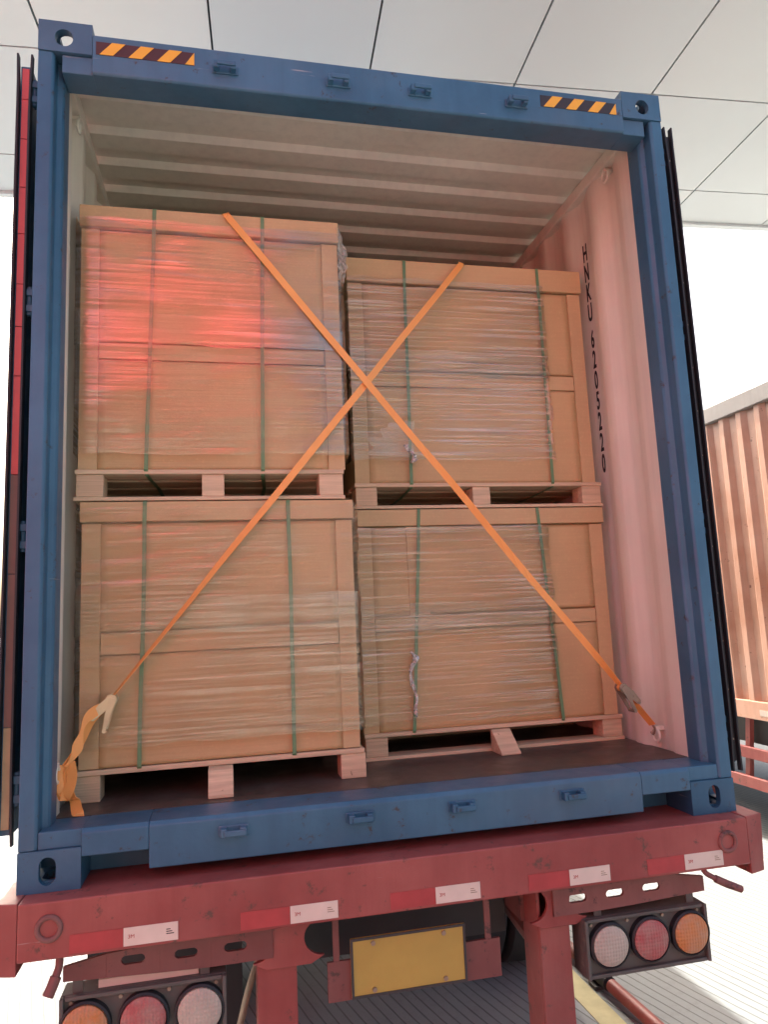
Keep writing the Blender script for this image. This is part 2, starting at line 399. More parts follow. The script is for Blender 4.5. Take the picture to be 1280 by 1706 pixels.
def casting(sx, top, front):
    mb = MB(); T = 0.026; X0, X1 = W2-0.178, W2; zb, zt = (ZT-0.118, ZT) if top else (Z0, Z0+0.118)
    yo = (lambda d: d) if not front else (lambda d: L-d)
    zc = (zb+zt)/2
    sq = lambda a0, a1, b0, b1: [(a0, b0), (a1, b0), (a1, b1), (a0, b1)]
    # rear face with an upright slot, outer side face, top or bottom face; closed towards the box
    mb.holed(sq(X0, X1, zb, zt), ((X0+X1)/2+0.005, zc-(0.004 if top else 0)), 0.024 if not top else 0.030, 0.040 if not top else 0.033, lambda u, v, d: (sx*u, yo(d), v), 0.0, T)
    mb.holed(sq(T, 0.162, zb, zt), (0.088, zc), 0.040, 0.025, lambda u, v, d: (sx*(X1-d), yo(u), v), 0.0, T)
    zz0, zz1 = (zt-T, zt) if top else (zb, zb+T)
    mb.holed(sq(X0+T, X1-T, T, 0.162), ((X0+X1)/2, 0.088), 0.032, 0.052, lambda u, v, d: (sx*u, yo(v), d), zz0, zz1)
    c0, c1 = (zb, zb+T) if top else (zt-T, zt)
    mb.prism([(sx*(X0+T), yo(T)), (sx*(X1-T), yo(T)), (sx*(X1-T), yo(0.162)), (sx*(X0+T), yo(0.162))], 'z', c0, c1)
    mb.prism([(sx*X0, yo(T)), (sx*(X0+T), yo(T)), (sx*(X0+T), yo(0.162)), (sx*X0, yo(0.162))], 'z', zb, zt)
    o = build(mb, 'corner_casting', 'blue_paint', cont, bevel=0.004)
    return o
for sx in (-1, 1):
    for top in (False, True):
        for fr in (False, True): casting(sx, top, fr)

def lock_keeper(x, z, parent, up):
    mb = MB(); s = 1 if up else -1
    mb.box(x-0.048, x+0.048, -0.006, 0.0005, z-0.017, z+0.017)
    for dx in (-0.034, 0.026): mb.box(x+dx-0.008, x+dx+0.012, -0.034, -0.005, z-0.014, z+0.014)
    mb.box(x-0.030, x+0.038, -0.040, -0.030, z+s*0.002-0.008, z+s*0.002+0.010)
    build(mb, 'lock_keeper', 'blue_paint', parent, bevel=0.003)

# posts, header, sill
for sx in (-1, 1):
    poly = [(-1.219, 0.004), (-1.174, 0.004), (-1.166, 0.012), (-1.166, 0.058), (-1.150, 0.066), (-1.143, 0.075), (-1.143, 0.150), (-1.212, 0.150), (-1.219, 0.143)]
    post = build(MB().prism([(-sx*p, q) if sx > 0 else (p, q) for p, q in poly] if sx < 0 else [(-p, q) for p, q in poly], 'z', Z0+0.119, ZT-0.119), 'corner_post', 'blue_paint', cont, bevel=0.003)
    for z in (3.985, 3.215, 2.42, 1.645):
        mb = MB(); x0, x1 = (1.2195, 1.243)
        for dz in (-0.040, 0.016): mb.box(sx*x0, sx*x1, 0.030, 0.075, z+dz, z+dz+0.024)
        mb.tube([(sx*1.235, 0.045, z-0.050), (sx*1.235, 0.045, z+0.050)], 0.009, 12)
        build(mb, 'hinge', 'blue_paint', post, bevel=0.002)
hd = MB(); hx = W2-0.1785
hd.prism([(0.0, 4.062), (0.0, 4.205), (0.006, 4.211), (0.115, 4.211), (0.120, 4.205), (0.120, 4.060), (0.006, 4.056)], 'x', -hx, hx)
for sx in (-1, 1): hd.box(sx*1.142, sx*(hx-0.002), 0.012, 0.118, 4.057, 4.126)
hd.box(-1.142, 1.142, 0.121, 0.155, 4.085, 4.205)
header = build(hd, 'door_header', 'blue_paint', cont, bevel=0.003)
for x in (-0.58, -0.16, 0.163, 0.565): lock_keeper(x, 4.127, header, True)
for x0, dark in ((-1.028, 'hazard_maroon'), (0.672, 'hazard_dark')):
    x1 = x0+0.338; z0_, z1_ = 4.132, 4.182
    st = build(B(x0, x1, -0.0015, 0.001, z0_, z1_), 'hazard_sticker', dark, header)
    p = 0.098
    for k in range(4):
        a = x0+0.012+k*p if k < 4 else 0
        pl = [(a, z0_), (min(a+0.045, x1), z0_), (min(a+0.087, x1), z1_), (min(a+0.042, x1), z1_)]
        if a+0.045 >= x1-0.001: pl = [(a, z0_), (x1, z0_), (x1, z1_), (a+0.042, z1_)]
        if k == 3: pl = [(a, z0_), (x1, z0_), (x1, z1_), ]
        build(MB().prism(pl, 'y', -0.003, -0.0016), 'stripe', 'hazard_yellow', st)
sl = MB(); SX = 0.845
prof = [(0.0, 1.384), (0.0, 1.507), (0.010, 1.520), (0.165, 1.5195), (0.165, 1.40), (0.12, 1.384)]
sl.prism(prof, 'x', -SX, SX)
prof2 = [(0.0, 1.440), (0.0, 1.507), (0.010, 1.520), (0.165, 1.5195), (0.165, 1.440)]
for sx in (-1, 1): sl.prism(prof2, 'x', *sorted((sx*(SX+0.0005), sx*1.0405)))
for sx in (-1, 1): sl.box(sx*1.0395, sx*1.165, 0.010, 0.164, 1.4685, 1.5190)
sill = build(sl, 'door_sill', 'blue_paint', cont, bevel=0.003)
for x in (-0.588, -0.183, 0.167, 0.571): lock_keeper(x, 1.470, sill, False)

build(B(-1.19, 1.19, 0.1655, 0.21, 1.351, 1.4690), 'cross_member', 'blue_paint', cont)
# floor, walls, roof
build(B(-1.165, 1.165, 0.166, L-0.16, 1.470, FL), 'floor', 'floor_ply', cont)
build(MB().box(-1.20, -1.10, 0.215, L-0.17, 1.37, 1.468).box(1.10, 1.20, 0.215, L-0.17, 1.37, 1.468), 'bottom_side_rail', 'blue_paint', cont)
def wall(sx):
    pr = [(1.152, 0.151)]; y = 0.190
    while y < L-0.4:
        pr += [(1.152, y+0.050), (1.157, y+0.066), (1.178, y+0.126), (1.182, y+0.142), (1.182, y+0.196), (1.178, y+0.212), (1.157, y+0.258), (1.152, y+0.272)]; y += 0.278
    pr.append((1.152, L-0.163)); mb = MB(); n = len(pr); z0, z1 = 1.471, 4.14
    for (dx) in (0.0, 0.003):
        for z in (z0, z1):
            for (p, q) in pr: mb.v.append((sx*(p+dx), q, z))
    for i in range(n-1):
        mb.face([i, i+1, n+i+1, n+i], 0); mb.face([2*n+i, 2*n+i+1, 3*n+i+1, 3*n+i], 1)
        mb.face([i, i+1, 2*n+i+1, 2*n+i], 0); mb.face([n+i, n+i+1, 3*n+i+1, 3*n+i], 0)
    mb.face([0, n, 3*n, 2*n], 0); mb.face([n-1, 2*n-1, 4*n-1, 3*n-1], 0)
    return build(mb, 'side_wall', ['inner_grey', 'blue_paint'], cont, True)
walls = {sx: wall(sx) for sx in (-1, 1)}
for sx in (-1, 1):
    build(B(*sorted((sx*1.140, sx*1.215)), 0.156, L-0.165, 4.141, 4.200), 'top_side_rail', 'inner_grey', cont, bevel=0.006)
rf = MB(); pr = []; y = 0.156
while y < L-0.4:
    pr += [(y, 4.205), (y+0.060, 4.205), (y+0.085, 4.228), (y+0.150, 4.228), (y+0.175, 4.205)]; y += 0.2145
n = len(pr)
for dz in (0, 0.003):
    for x in (-1.20, 1.20):
        for (q, z) in pr: rf.v.append((x, q, z+dz))
for i in range(n-1):
    rf.face([i, i+1, n+i+1, n+i], 0); rf.face([2*n+i, 2*n+i+1, 3*n+i+1, 3*n+i], 1)
build(rf, 'roof', ['inner_grey', 'blue_paint'], cont)
build(B(-1.2, 1.2, L-0.155, L-0.1, 1.38, 4.2), 'end_wall', 'inner_grey', cont)

# lashing rings and wall lettering
def ring(sx, y, z, rr=0.026):
    mb = MB(); x = sx*1.150
    mb.torus((x-sx*0.004, y, z), 'x', rr, 0.0055, 22, 8)
    mb.box(*sorted((x-sx*0.008, x+sx*0.03)), y-0.012, y+0.012, z+rr-0.006, z+rr+0.010)
    return build(mb, 'lashing_ring', 'inner_grey', walls[sx], True)
ring(1, 0.36, 1.575); ring(1, 0.345, 4.09); ring(-1, 0.345, 4.09); ring(-1, 0.165, 1.655)
zz = 3.865
for k, ch in enumerate(['H', 'N', 'K', 'U', None, '6', '2', '0', '5', '2', '2', '0']):
    if ch is None: zz -= 0.035; continue
    text_mesh(ch, 'wall_letter', 0.124, 'ink_black', lambda a, b, c, z=zz: (1.1812-c, 0.643-a*0.48, z+b), walls[1], 0.0008, 0.0025)
    zz -= 0.104
for k in range(4):
    build(B(1.1795, 1.1815, 0.862-0.02, 0.862+0.018-0.004*k, 4.075-0.016*k, 4.081-0.016*k), 'stencil_mark', 'ink_black', walls[1])

# doors folded back along the sides
def door(sx):
    x0, x1 = (1.246, 1.282) if sx < 0 else (1.245, 1.270)
    root = build(MB().box(sx*x0, sx*x1, 0.040, 1.19, 1.512, 4.085), 'door', 'blue_paint', cont, bevel=0.003)
    rb = MB()
    for k in range(5):
        rb.prism([(sx*(x1+0.0005), 1.60), (sx*(x1+0.022), 1.62), (sx*(x1+0.022), 4.0), (sx*(x1+0.0005), 4.02)], 'y', 0.14+k*0.21, 0.26+k*0.21)
    build(rb, 'door_corrugation', 'blue_paint', root)
    # gasket fins each side of the edge strip, curling away at the ends
    for xx, bow in ((x0-0.001, -1), (x1+0.001, 1)):
        mb = MB(); pts = []; 
        for k in range(25):
            z = 1.485+(4.115-1.485)*k/24; e = max(0, abs(k-12)-10)/2
            pts.append((sx*(xx+bow*0.004*e*e), 0.026, z))
        mb.ribbon(pts, [(0, 1, 0)]*25, [0.034-0.012*max(0, abs(k-12)-10)/2 for k in range(25)], 0.006)
        build(mb, 'gasket', 'black_rubber', root)
    if sx < 0:
        cuts = [1.53, 1.83, 2.30, 2.62, 2.95, 3.12, 3.27, 3.45, 3.62, 3.80, 3.95, 4.07]
        for a, b in zip(cuts, cuts[1:]):
            m = 'door_strip_red' if a > 2.6 else ('door_strip_ochre' if a < 1.8 else 'door_strip_brown')
            build(B(sx*1.252, sx*1.274, 0.030, 0.0405, a+0.0015, b-0.0015), 'edge_strip', m, root)
    else:
        build(B(1.248, 1.267, 0.028, 0.0405, 1.52, 4.08), 'edge_strip', 'black_rubber', root)
        for k in range(14): build(MB().tube([(1.257, 0.0285, 1.6+k*0.182), (1.257, 0.024, 1.6+k*0.182)], 0.004, 10), 'light_dot', 'zinc_dull', root)  # small dots standing in for specks of light along the gasket
    for yy in (0.45, 0.85):
        build(MB().tube([(sx*1.233, yy, 1.50), (sx*1.233, yy, 4.10)], 0.0125, 10), 'lock_rod', 'zinc_dull', root, True)
for sx in (-1, 1): door(sx)

# ------------------------------------------------------------------ pallets
def pallet(x0, x1, y0, zb, zt, kind, label):
    p = empty('wooden_pallet', ((x0+x1)/2, y0+0.5, zb), label, 'pallet', 'pallets under the carton stacks')
    dt = 0.017; bw = 0.095; D = 1.1
    bt = 0.014 if kind != 'runner' else 0
    n = 7
    for k in range(n):
        ya = y0+k*(D-0.12)/(n-1)
        build(B(x0, x1, ya, ya+0.12, zt-dt, zt), 'deck_board', 'pallet_wood', p, bevel=0.0015, seg=1)
    xm = (x0+x1)/2
    for ya in (y0+0.004, y0+D/2-0.05, y0+D-0.104):
        for i, xa in enumerate((x0+0.004, xm-bw/2, x1-bw-0.004 if kind != 'runner' else x1-bw+0.004)):
            if kind in ('runner', 'bottom') and i == 1: continue
            wv = bw-0.012*(i == 1)
            build(B(xa, xa+wv, ya+random.uniform(0, 0.003), ya+0.10, zb+bt+0.0005, zt-dt-0.0005), 'block', 'plywood_block' if i == 0 else 'pallet_wood', p, bevel=0.002, seg=1)
        if bt: build(B(x0-0.004, x1+0.002, ya-0.003, ya+0.10, zb, zb+bt), 'bottom_board', 'pallet_wood', p, bevel=0.0015, seg=1)
    if kind in ('runner', 'bottom'):
        xa = -0.672 if kind == 'runner' else 0.508
        pr = [(y0-0.115, zb+0.001), (y0-0.115, zb+0.012), (y0-0.012 if kind == 'bottom' else y0-0.075, zt-dt-0.002), (y0+D-0.02, zt-dt-0.002), (y0+D-0.02, zb+0.016), (y0+0.11 if kind == 'bottom' else y0, zb+0.016 if kind == 'bottom' else zb+0.001)]
        if kind == 'bottom': pr = [(y0-0.125, zb+0.001), (y0-0.125, zb+0.010), (y0-0.014, zt-dt-0.002), (y0-0.0045, zt-dt-0.002), (y0-0.0045, zb+0.001)]
        build(MB().prism(pr, 'x', xa, xa+0.086), 'runner', 'pallet_wood', p, bevel=0.002, seg=1)
    return p
YL, YR = 0.352, 0.632
pallet(-1.140, -0.098, YL-0.019, FL, 1.628, 'runner', 'lower left pallet on the container floor with one middle runner poking out in front')
pallet(-1.140, -0.138, YL-0.019, 2.583, 2.700, 'full', 'pallet between the two left cartons, nearest the camera')
pallet(-0.045, 1.145, YR-0.019, FL, 1.630, 'bottom', 'lower right pallet on the floor with a slanted wooden chock at its middle')
pallet(-0.045, 1.140, YR-0.019, 2.583, 2.697, 'full', 'pallet between the two right cartons, set further back')

# ------------------------------------------------------------------ cartons
def wavy_panel(mb, x0, x1, y, z0, z1, amp, seed, nx=26, nz=26):
    a = len(mb.v)
    for j in range(nz+1):
        for i in range(nx+1):
            x = x0+(x1-x0)*i/nx; z = z0+(z1-z0)*j/nz
            e = min(1, min(i, nx-i)/3)*min(1, min(j, nz-j)/3)
            mb.v.append((x, y-amp*e*mnoise.noise(Vector((x*2.6+seed, z*2.6, seed))), z))
    for j in range(nz):
        for i in range(nx):
            q = a+j*(nx+1)+i; mb.face([q, q+1, q+nx+2, q+nx+1])
def film(parent, path, z0, z1, amp, seed, mat, slope, nz=150, ragged=False):
    """sheet following path [(x,y),...] with real ripples across the wrapping direction"""
    pts = []; 
    for (a, b) in zip(path, path[1:]):
        n = max(2, int((Vector(b)-Vector(a)).length/0.025))
        for k in range(n): pts.append(Vector(a).lerp(Vector(b), k/n))
    pts.append(Vector(path[-1])); mb = MB(); s = 0; n = len(pts); S = []
    for i, p in enumerate(pts):
        if i: s += (p-pts[i-1]).length
        S.append(s)
    for j in range(nz+1):
        z = z0+(z1-z0)*j/nz
        for i, p in enumerate(pts):
            d = (pts[min(i+1, n-1)]-pts[max(i-1, 0)]).normalized(); nn = Vector((d.y, -d.x))
            q = z+slope*S[i]
            h = mnoise.noise(Vector((S[i]*1.7+seed, q*26, seed)))*0.6+mnoise.noise(Vector((S[i]*4+seed, q*60, 3+seed)))*0.4
            big = 0.5+0.5*mnoise.noise(Vector((S[i]*2.2, q*2.2, seed+9)))
            h = amp*(0.15+big)*max(-0.6, h)
            zz_ = z
            if j in (0, nz): zz_ += 0.012*mnoise.noise(Vector((S[i]*7, seed, j)))
            r = Vector((p.x, p.y))+nn*h
            x = r.x
            if ragged and i == n-1: x += 0.008*mnoise.noise(Vector((q*22, seed, 1)))
            mb.v.append((x, r.y, zz_))
    for j in range(nz):
        for i in range(n-1): q = j*n+i; mb.face([q, q+1, q+n+1, q+n])
    return build(mb, 'stretch_film', mat, parent, True)
def green_strap(parent, xt, xb, yf, zt, zb, depth=1.05):
    mb = MB(); pts = []; k = 14
    pts.append((xt, yf+depth, zt+0.003)); pts.append((xt, yf+0.02, zt+0.003)); pts.append((xt, yf+0.002, zt+0.001))
    for i in range(k+1):
        f = i/k; pts.append((xt+(xb-xt)*f+0.004*mnoise.noise(Vector((f*3, xt*9, zt))), yf-0.001, zt-0.006+(zb-zt+0.006)*f))
    pts.append((xb, yf+0.012, zb-0.0205)); pts.append((xb+0.02, yf+0.3, zb-0.021)); pts.append((xb+0.03, yf+depth, zb-0.021))
    mb.ribbon(pts, [(1, 0, 0)]*len(pts), 0.0145, 0.0012)
    return build(mb, 'strap', 'green_band', parent)
def carton(x0, x1, yf, z0, z1, lid, mid, straps, seed, label, film_path, film_z, fmat, slope, amp, seam=None, ragged=False, rboard=True):
    c = empty('wrapped_carton', ((x0+x1)/2, yf+0.5, z0), label, 'carton', 'film wrapped cartons stacked in the container')
    D = 1.05; y = yf
    build(MB().box(x0+0.006, x1-0.006, y+0.016, y+D, z0+0.001, z1-0.01), 'carton_body', 'cardboard', c)
    for (pz0, pz1) in ((z0+0.001, mid[0]-0.004), (mid[1]+0.008, lid-0.007)):
        mb = MB(); wavy_panel(mb, x0+0.062, x1-0.062, y, pz0, pz1, 0.006, seed+pz0)
        pn = build(mb, 'front_panel', 'cardboard', c, True); so = pn.modifiers.new('thick', 'SOLIDIFY'); so.thickness = 0.006; so.offset = 0
    # lid tray, edge boards, middle band
    build(B(x0-0.006, x1+0.006, y-0.020, y+D+0.008, lid, z1), 'lid', 'cardboard_lid', c, bevel=0.003)
    bwid = 0.066
    for xa, xb in ((x0, x0+bwid), (x1-bwid, x1)):
        e = build(MB().box(xa, xb, y-0.008, y+0.0155, z0+0.001, lid-0.005), 'edge_board', 'cardboard_edge', c, bevel=0.0015)
    build(B(x0+bwid+0.003, x1-bwid-0.003, y-0.0075, y+0.012, mid[0], mid[1]), 'middle_board', 'cardboard_edge', c, bevel=0.0015)
    if seam: build(B(seam, seam+0.09, y-0.0080, y+0.002, mid[1]+0.004, lid-0.003), 'flap', 'cardboard', c)
    for (xt, xb) in straps: green_strap(c, xt, xb, y-0.0225, z1, z0)
    zs = film_z[0]+(film_z[1]-film_z[0])*0.52
    film(c, film_path, film_z[0], zs+0.07, amp, seed, fmat, slope, nz=90, ragged=ragged)
    film(c, [(p+(0.002 if p > x0+0.3 else -0.002), q-0.002) for p, q in film_path], zs-0.06, film_z[1], amp, seed+3.3, fmat, -slope*1.6, nz=90, ragged=ragged)
    return c
fy = YL-0.0275
upper_left = carton(-1.132, -0.130, YL, 2.700, 3.752, 3.664, (3.134, 3.195), [(-0.858, -0.888), (-0.437, -0.456)], 1.3,
       'tall upper left carton, its film shining red, a strap end over its lid',
       [(-1.147, 0.75), (-1.147, fy+0.01), (-1.137, fy), (-0.126, fy), (-0.112, fy+0.012), (-0.112, 0.75)], (2.76, 3.70), 'film_red', -0.05, 0.0028)
carton(-1.115, -0.112, YL, 1.630, 2.578, 2.504, (2.022, 2.098), [(-0.892, -0.912), (-0.361, -0.361)], 4.1,
       'lower left carton nearest the camera behind the ratchet buckle with hanging webbing',
       [(-1.130, 0.75), (-1.130, fy+0.01), (-1.120, fy), (-0.106, fy), (-0.092, fy+0.012), (-0.092, 0.75)], (1.70, 2.56), 'film_a', 0.10, 0.005)
fr = YR-0.0275
carton(-0.040, 1.118, YR, 2.697, 3.752, 3.640, (3.147, 3.215), [(0.229, 0.212), (0.895, 0.892)], 7.7,
       'upper right carton, film wrinkled over its left three quarters, right edge bare',
       [(-0.054, 0.9), (-0.054, fr+0.01), (-0.044, fr), (0.905, fr), (0.922, fr+0.014)], (2.80, 3.66), 'film_b', 0.05, 0.013, ragged=True)
carton(-0.045, 1.130, YR, 1.630, 2.578, 2.505, (2.051, 2.110), [(0.239, 0.168), (0.803, 0.853)], 10.2,
       'lower right carton on the floor pallet, under the other right carton, film part unwrapped',
       [(-0.060, 0.9), (-0.060, fr+0.01), (-0.050, fr), (0.835, fr), (0.856, fr+0.014)], (1.66, 2.50), 'film_b', -0.06, 0.012, seam=0.18, ragged=True)

def smooth_pts(pts, n=10):
    P = [Vector(p) for p in pts]; out = []
    for i in range(len(P)-1):
        p0, p1, p2, p3 = P[max(i-1, 0)], P[i], P[i+1], P[min(i+2, len(P)-1)]
        for k in range(n):
            t = k/n; out.append(0.5*((2*p1)+(-p0+p2)*t+(2*p0-5*p1+4*p2-p3)*t*t+(-p0+3*p1-3*p2+p3)*t*t*t))
    out.append(P[-1]); return out
def film_bunch():
    mb = MB(); n, m = 26, 34
    for j in range(m+1):
        for i in range(n+1):
            u, v = i/n, j/m; bul = math.sin(math.pi*min(1, u*1.05))*(0.35+0.65*math.sin(math.pi*min(1, v*1.0)))
            h = mnoise.noise(Vector((u*5, v*9, 2.2)))*0.014+mnoise.noise(Vector((u*13, v*17, 5.0)))*0.006
            mb.v.append((-0.130+0.050*bul+h, 0.326+0.16*u+h*0.5, 3.50+0.235*v+h*0.6))
    for j in range(m):
        for i in range(n): q = j*(n+1)+i; mb.face([q, q+1, q+n+2, q+n+1])
    return build(mb, 'film_bunch', 'film_scrap', upper_left, True)
def scrap_mat():
    m = bpy.data.materials.new('film_scrap'); m.use_nodes = True; MATS['film_scrap'] = m
    t = m.node_tree; t.nodes.clear(); out = N(t, 'OutputMaterial')
    tr = N(t, 'BsdfTransparent'); df = N(t, 'BsdfDiffuse'); df.inputs[0].default_value = (0.85, 0.8, 0.72, 1)
    gl = N(t, 'BsdfGlossy'); gl.inputs['Roughness'].default_value = 0.15
    v = pos_map(t, (1, 1, 1)); n = noise(t, v, 60, 4)
    m1 = N(t, 'MixShader'); t.links.new(ramp(t, n, [(0.3, 0.15), (0.7, 0.6)]), m1.inputs[0]); t.links.new(tr.outputs[0], m1.inputs[1]); t.links.new(df.outputs[0], m1.inputs[2])
    m2 = N(t, 'MixShader'); m2.inputs[0].default_value = 0.12; t.links.new(m1.outputs[0], m2.inputs[1]); t.links.new(gl.outputs[0], m2.inputs[2])
    t.links.new(m2.outputs[0], out.inputs[0])
scrap_mat(); film_bunch()
def film_scrap(name, pts, wdt, label, fan=0):
    """a bunched rope of film: several crinkled strips gathered along one line, optionally fanning out of its top"""
    mb = MB(); rnd = random.Random(len(pts)); base = smooth_pts(pts, 6); W_ = []
    for k in range(len(base)):
        f = k/(len(base)-1)*(len(wdt)-1); i = min(int(f), len(wdt)-2); W_.append(wdt[i]+(wdt[i+1]-wdt[i])*(f-i))
    for q in range(7):
        ph = rnd.uniform(0, 6); P = [p+Vector((W_[k]*0.22*math.sin(k*0.35+ph), -0.002*q*0.5-0.003*math.cos(k*0.9+ph), W_[k]*0.1*math.cos(k+ph))) for k, p in enumerate(base)]
        mb.ribbon(P, [Vector((math.cos(ph+k*0.35), 0.6*math.sin(ph+k*0.5), 0.1)) for k in range(len(P))], [w_*0.55 for w_ in W_], 0.0006)
    o = build(mb, name, 'film_scrap', None, True); tag(o, label, 'film')
    if fan:
        fm = MB(); p = Vector(pts[2]); n, m = 30, 22
        for j in range(m+1):
            for i in range(n+1):
                a_ = R(88+i/n*88); r_ = 0.012+j/m*(0.20+0.06*mnoise.noise(Vector((i*0.25, 3, 1))))
                h = 0.004*(j/m)*mnoise.noise(Vector((i*0.9, j*0.08, 4)))
                fm.v.append((p.x+math.cos(a_)*r_, p.y+0.008+h, p.z+math.sin(a_)*r_*0.8))
        for j in range(m):
            for i in range(n): q = j*(n+1)+i; fm.face([q, q+1, q+n+2, q+n+1])
        build(fm, 'fan', 'film_fan', o, True)
    return o
film_scrap('film_knot', [(0.19, 0.595, 2.86), (0.205, 0.586, 2.835), (0.225, 0.58, 2.805), (0.215, 0.588, 2.785), (0.24, 0.59, 2.80)], [0.03, 0.02, 0.028, 0.02, 0.008], 'crumpled white film knot low on the upper right carton', 6)
film_scrap('film_tail', [(0.165, 0.595, 1.96), (0.185, 0.588, 1.93), (0.158, 0.584, 1.88), (0.162, 0.586, 1.83), (0.180, 0.585, 1.77), (0.172, 0.588, 1.72), (0.178, 0.59, 1.69)], [0.014, 0.034, 0.016, 0.022, 0.014, 0.020, 0.008], 'crumpled white film tail hanging on the lower right carton')

# ------------------------------------------------------------------ orange ratchet straps
def seg_pts(a, b, n): a, b = Vector(a), Vector(b); return [a.lerp(b, k/n) for k in range(n)]
def ratchet(parent, c, ang, mat, openness, flip=1):
    """buckle lying along direction ang in the xz plane at c: two side plates, spindle, handle fork"""
    def tr(u, v, d):  # u along strap, v across depth (towards camera negative y), d sideways
        u *= 0.88; v = v*1.0+0.012; x = c[0]+u*math.cos(ang)-v*flip*math.sin(ang); z = c[2]+u*math.sin(ang)+v*flip*math.cos(ang); return (x, c[1]+d-0.018, z)
    fr_ = MB()
    for d in (-0.021, 0.021):
        base = len(fr_.v); ring_ = [(0.055, -0.004), (0.062, -0.018), (0.055, -0.032), (0.035, -0.037), (0.0, -0.026), (-0.06, -0.016), (-0.068, -0.006), (-0.06, 0.004), (0.0, 0.006)]
        n = len(ring_)
        for dd in (d-0.0015, d+0.0015):
            for (u, v) in ring_: fr_.v.append(tr(u, v, dd))
        fr_.face([base+i for i in range(n)]); fr_.face([base+n+i for i in range(n)][::-1])
        for i in range(n): j = (i+1) % n; fr_.face([base+i, base+j, base+n+j, base+n+i])
    for (u, v, r) in ((0.038, -0.016, 0.011), (-0.058, -0.006, 0.006), (-0.02, -0.008, 0.004)): fr_.tube([tr(u, v, -0.026), tr(u, v, 0.026)], r, 12)
    body = build(fr_, 'ratchet', mat, parent, True)
    build(MB().tube([tr(0.038, -0.016, -0.0125), tr(0.038, -0.016, 0.0125)], 0.0155, 16).tube([tr(-0.058, -0.006, -0.013), tr(-0.058, -0.006, 0.013)], 0.009, 12), 'webbing_roll', 'orange_webbing', body, True)
    gear = MB()
    for d in (-0.014, 0.014):
        pts = []
        for k in range(24):
            r = 0.021 if k % 2 else 0.016; t = 2*math.pi*k/24; pts.append((0.038+r*math.cos(t), -0.016+r*math.sin(t)))
        b0 = len(gear.v)
        for dd in (d-0.0015, d+0.0015):
            for (u, v) in pts: gear.v.append(tr(u, v, dd))
        gear.face([b0+i for i in range(24)]); gear.face([b0+24+i for i in range(24)][::-1])
        for i in range(24): j = (i+1) % 24; gear.face([b0+i, b0+j, b0+24+j, b0+24+i])
    build(gear, 'gear', mat, body)
    hm = MB(); ch, sh = math.cos(openness), math.sin(openness)
    for d in (-0.027, 0.027):
        P = [tr(0.048, -0.018, d), tr(0.038-0.05*ch, -0.018-0.05*sh, d), tr(0.038-0.115*ch, -0.018-0.115*sh, d*0.82)]
        hm.ribbon(P, [Vector(tr(0, 1, 0))-Vector(tr(0, 0, 0))]*3, [0.026, 0.018, 0.012], 0.003)
    hm.tube([tr(0.038-0.115*ch, -0.018-0.115*sh, -0.026), tr(0.038-0.115*ch, -0.018-0.115*sh, 0.026)], 0.007, 10)
    build(hm, 'handle', mat, body, True)
    return body
yS = 0.316
s1 = empty('ratchet_strap', (1.0, 0.33, 1.6), 'orange lashing strap from the upper left carton down to the right wall ring', 'strap', 'crossed orange lashing straps')
a1 = Vector((-0.578, yS, 3.738)); b1 = Vector((0.990, 0.330, 1.782))
pp = seg_pts((-0.66, 0.9, 3.758), (-0.60, 0.40, 3.758), 4)+[Vector((-0.59, 0.350, 3.758)), Vector((-0.583, 0.326, 3.754))]
corner = a1.lerp(b1, 0.29); corner.y = yS-0.002
mid_pts = seg_pts(a1, corner, 10)+seg_pts(corner, b1, 22)+[b1]
dr = (b1-a1).normalized(); wdir = Vector((dr.z, 0, -dr.x))
dirs = [Vector((1, 0, 0))]*4+[Vector((1, 0, 0.1)), Vector((0.95, 0, 0.3))]
for k in range(len(mid_pts)):
    f = k/(len(mid_pts)-1); tw = 0.0
    if f > 0.86: tw = 1.3*(f-0.86)/0.14
    if 0.50 < f < 0.78: tw = 0.5*math.sin((f-0.5)/0.28*math.pi)
    mid_pts[k] = mid_pts[k]+wdir*0.004*mnoise.noise(Vector((f*6, 1, 2)))
    dirs.append((wdir*math.cos(tw)+Vector((0, 1, 0))*math.sin(tw)))
build(MB().ribbon(pp+mid_pts, dirs, 0.028), 'webbing', 'orange_webbing', s1)
ang1 = math.atan2(-(b1.z-a1.z), -(b1.x-a1.x))
ratchet(s1, (1.012, 0.345, 1.757), ang1, 'zinc_dull', 0.22, -1)
e1 = Vector((1.128, 0.352, 1.618))
build(MB().ribbon(seg_pts((1.035, 0.340, 1.728), e1, 5)+[e1], [wdir*0.5+Vector((0, 0.8, 0))]*6, 0.030), 'short_webbing', 'orange_webbing', s1)
hk = MB(); hk.tube(smooth_pts([e1, (1.138, 0.354, 1.602), (1.139, 0.360, 1.585), (1.137, 0.368, 1.578), (1.131, 0.374, 1.588)], 5), 0.0045, 8)
build(hk, 'hook', 'zinc_dull', s1, True)
s2 = empty('ratchet_strap', (-1.0, 0.28, 1.6), 'orange lashing strap from upper right carton to lower left corner, loose end hanging', 'strap', 'crossed orange lashing straps')
a2 = Vector((0.505, 0.598, 3.742)); c2 = Vector((-0.075, 0.3115, 3.005)); b2 = Vector((-0.997, 0.285, 1.878))
m2 = seg_pts(a2, c2, 14)+seg_pts(c2, b2, 20)+[b2]
pp2 = seg_pts((0.60, 1.1, 3.758), (0.53, 0.68, 3.758), 4)+[Vector((0.515, 0.63, 3.758)), Vector((0.509, 0.604, 3.755))]
d2 = (b2-a2).normalized(); w2 = Vector((d2.z, 0, -d2.x)); dirs2 = [Vector((1, 0, 0))]*4+[Vector((1, 0, -0.1)), Vector((0.95, 0, -0.3))]
